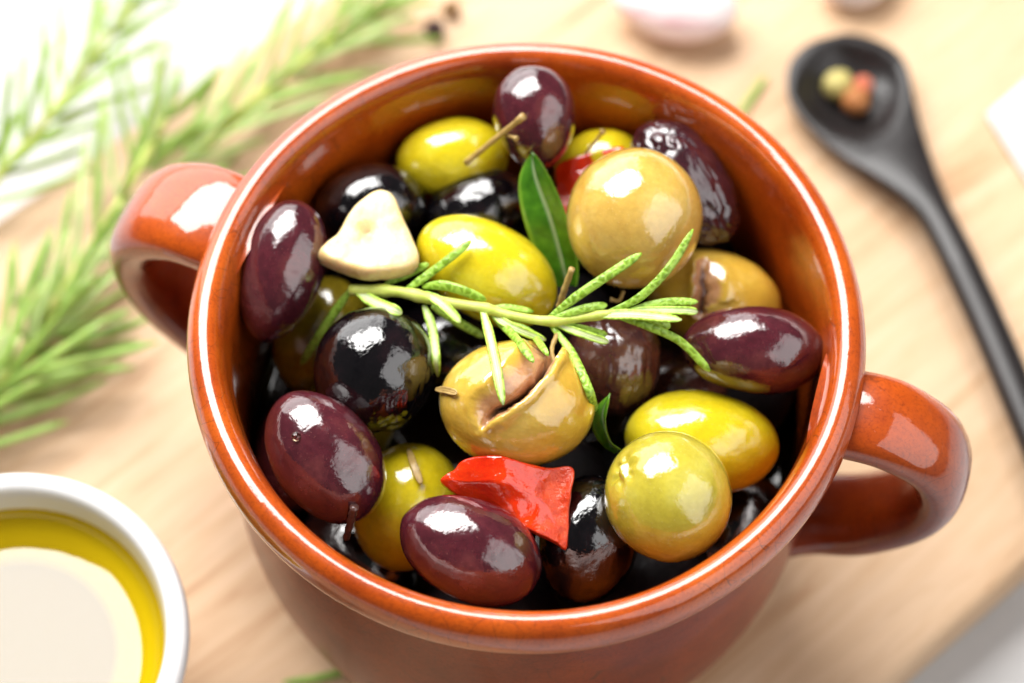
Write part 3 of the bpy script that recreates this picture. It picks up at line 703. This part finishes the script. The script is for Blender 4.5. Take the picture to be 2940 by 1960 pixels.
sprig([(-12.33,6.42,0.80),(-11.06,8.21,1.00),(-10.07,9.94,1.00),(-9.07,11.96,1.00)], 'rosemary sprig at the top left hanging over the white cloth', 8, 4, 2.60, 0.16, 12)
sprig([(-8.39,6.89,0.70),(-7.05,8.47,0.90),(-5.77,9.80,1.00),(-4.66,10.93,1.00),(-3.72,11.89,1.00)], 'rosemary sprig on the board at the upper left behind the pot rim', 10, 4, 2.70, 0.17, 13)
sprig([(-12.50,0.31,0.80),(-11.71,1.53,1.00),(-10.72,2.61,1.10),(-9.96,3.39,1.20)], 'short bushy rosemary sprig at the left edge above the dip bowl', 6, 6, 3.00, 0.19, 14)
def leaf_bit(pts, label):
    return tag(needle('rosemary_needle', pts, .17, 't', None, far=True), label, 'rosemary needle')
leaf_bit([(4.75, 9.75, .12), (5.09, 10.31, .14), (5.45, 10.9, .12)], 'loose green rosemary needle on the board between the pot and the spoon')
leaf_bit([(-4.75, -3.80, .12), (-4.1, -3.72, .14), (-3.5, -3.55, .12)], 'pale loose rosemary needle on the board at the front of the pot')
leaf_bit([(-.9, 11.2, .12), (-.2, 11.35, .14), (.5, 11.3, .12)], 'faint pale rosemary needle on the board just behind the pot')

# ------------------------------------------------------------------ ramekin with oil
RAM = empty('ramekin', (-9.45, -4.62, 0)); tag(RAM, 'small white porcelain dip bowl of olive oil at the lower left corner', 'bowl')
pr = [(.01, .2), (2.0, .2), (2.1, 0), (2.3, .02), (2.6, .8), (2.95, 2.2), (3.2, 3.6), (3.33, 4.3), (3.36, 4.55), (3.30, 4.72), (3.17, 4.80), (3.03, 4.77), (2.94, 4.66), (2.88, 4.4), (2.80, 3.8), (2.66, 2.4), (2.1, 1.0), (1.5, .6), (.01, .5)]
pc = catmull([(r, z, 0) for r, z in pr], len(pr)*3)
v, f = lathe([(max(p[0], .004), p[1]) for p in pc], 96); mesh('bowl', v, f, M['porcelain'], RAM)
v, f = lathe([(.004, 3.72), (1.0, 3.72), (1.8, 3.722), (2.15, 3.73), (2.32, 3.745), (2.46, 3.775), (2.58, 3.82), (2.68, 3.88), (2.76, 3.96), (2.81, 4.05), (2.845, 4.15)], 96)
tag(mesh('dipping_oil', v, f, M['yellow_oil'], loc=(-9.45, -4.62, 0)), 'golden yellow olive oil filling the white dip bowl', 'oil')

# ------------------------------------------------------------------ spoon and peppercorns
def spoon():
    A = np.array((6.85, 11.55, 0)); Bp = np.array((11.45, -1.2, 0))
    mid = np.array((8.75, 7.3, 0)); m2 = np.array((10.15, 3.2, 0))
    path = catmull([A, (7.1, 10.75, 0), (7.6, 9.5, 0), mid, (9.5, 5.2, 0), m2, Bp], 90)
    seg = np.r_[0, np.cumsum(np.linalg.norm(np.diff(path, axis=0), axis=1))]
    T = np.gradient(path, axis=0); T /= np.linalg.norm(T, axis=1)[:, None]
    Bn = np.stack([-T[:, 1], T[:, 0], 0*T[:, 0]], 1)
    V = []; F = []; n = 40
    for i, p in enumerate(path):
        d = seg[i]
        if d < 1.25: hw = 1.42*math.sqrt(max(.004, 1-((1.25-d)/1.3)**2))
        else:
            q = min(1, (d-1.25)/4.2); hw = 1.42+(0.38-1.42)*(q*q*(3-2*q))**.8
        top = .78-.10*min(1, d/3)+.42*min(1, max(0, d-2.5)/4); bot_c = .06+.55*min(1, max(0, (d-1.3)/3.2))
        for k in range(n):
            a = 2*math.pi*k/n; x = math.cos(a); s_ = math.sin(a)
            if s_ >= 0:
                dish = max(0, 1-((d-1.45)/1.3)**2-(x/.88)**2); z = top+.10*s_*(1-min(1, dish*3))*(1 if d > 3 else .35)-.52*dish**.75*(d < 2.9)
                z += .16*s_*min(1, max(0, d-3)/2)
            else:
                z = top-(top-bot_c)*abs(s_)**.75
            V.append((p[0]+Bn[i][0]*hw*x, p[1]+Bn[i][1]*hw*x, z))
    for i in range(len(path)-1):
        for k in range(n): F.append((i*n+k, (i+1)*n+k, (i+1)*n+(k+1) % n, i*n+(k+1) % n))
    F.append(tuple(range(n))); F.append(tuple(range((len(path)-1)*n, len(path)*n))[::-1])
    return tag(mesh('spoon', V, F, M['spoon']), 'black spoon with a long handle lying on the board at the upper right', 'spoon')
spoon()
def corn(pos, r, mat, label, seed):
    D, F = ico(4); d = 1+.05*nz(D, 2, seed)-.06*(1-np.abs(nz(D, 3.5, seed+4)))**3
    return tag(mesh('peppercorn', D*r*d[:, None], F, mat, loc=pos), label, 'peppercorn', 'peppercorns')
corn((7.02, 10.40, .58), .35, M['pep_green'], 'pale green peppercorn in the bowl of the black spoon', 1)
corn((7.40, 9.98, .58), .32, M['pep_orange'], 'orange peppercorn at the front in the bowl of the black spoon', 2)
corn((7.58, 10.40, .56), .24, M['pep_pink'], 'small pinkish red peppercorn at the right in the black spoon', 3)
corn((-2.17, 11.96, .22), .24, M['pep_dark'], 'dark peppercorn on the board behind the pot', 4)
corn((-1.80, 12.55, .2), .21, M['pep_brown'], 'brown peppercorn on the board beside the dark peppercorn at the top', 5)

# ------------------------------------------------------------------ garlic cloves and napkin
def clove(pos, L, r, ang, label, seed):
    D, F = ico(5); u = D[:, 0]
    k = np.where(u > 0, (1-u**2*.0)*(1-.30*np.clip(u, 0, 1)**2), 1.0)
    an = np.arctan2(D[:, 2], D[:, 1])
    V = np.stack([u*L+.35*np.clip(u-.6, 0, 1)**2*L, D[:, 1]*r*k*(1+.05*np.cos(3*an+.5)), D[:, 2]*r*.92*k*(1+.05*np.cos(3*an+.5))], 1)
    V[:, 2] += .10*(u**2)*r
    V += D*(.02*nz(D*np.array([.4, 1, 1]), 4, seed))[:, None]
    return tag(mesh('garlic_clove', V, F, M['clove'], loc=pos, rot=Matrix.Rotation(math.radians(ang), 3, 'Z')), label, 'garlic', 'garlic cloves')
clove((3.35, 12.35, .78), 1.42, .84, 172, 'whole white and pink garlic clove on the board behind the pot', 1)
clove((7.65, 13.35, .6), .95, .66, 20, 'whitish garlic clove at the top edge behind the black spoon', 2)
n = 24; v = []; f = []
for i in range(n+1):
    for j in range(n+1):
        a, b = i/n, j/n
        x = 10.44+a*2.9+b*4.6; y = 9.97-a*6.3+b*4.4
        v.append((x, y, .16+.10*math.sin(a*7+b*3)*a+.06*math.sin(b*9)*a))
for i in range(n):
    for j in range(n): f.append((i*(n+1)+j, (i+1)*(n+1)+j, (i+1)*(n+1)+j+1, i*(n+1)+j+1))
o = mesh('napkin', v, f, M['napkin']); md = o.modifiers.new('thickness', 'SOLIDIFY'); md.thickness = .0012
tag(o, 'corner of a white cloth napkin at the right edge of the board', 'napkin')
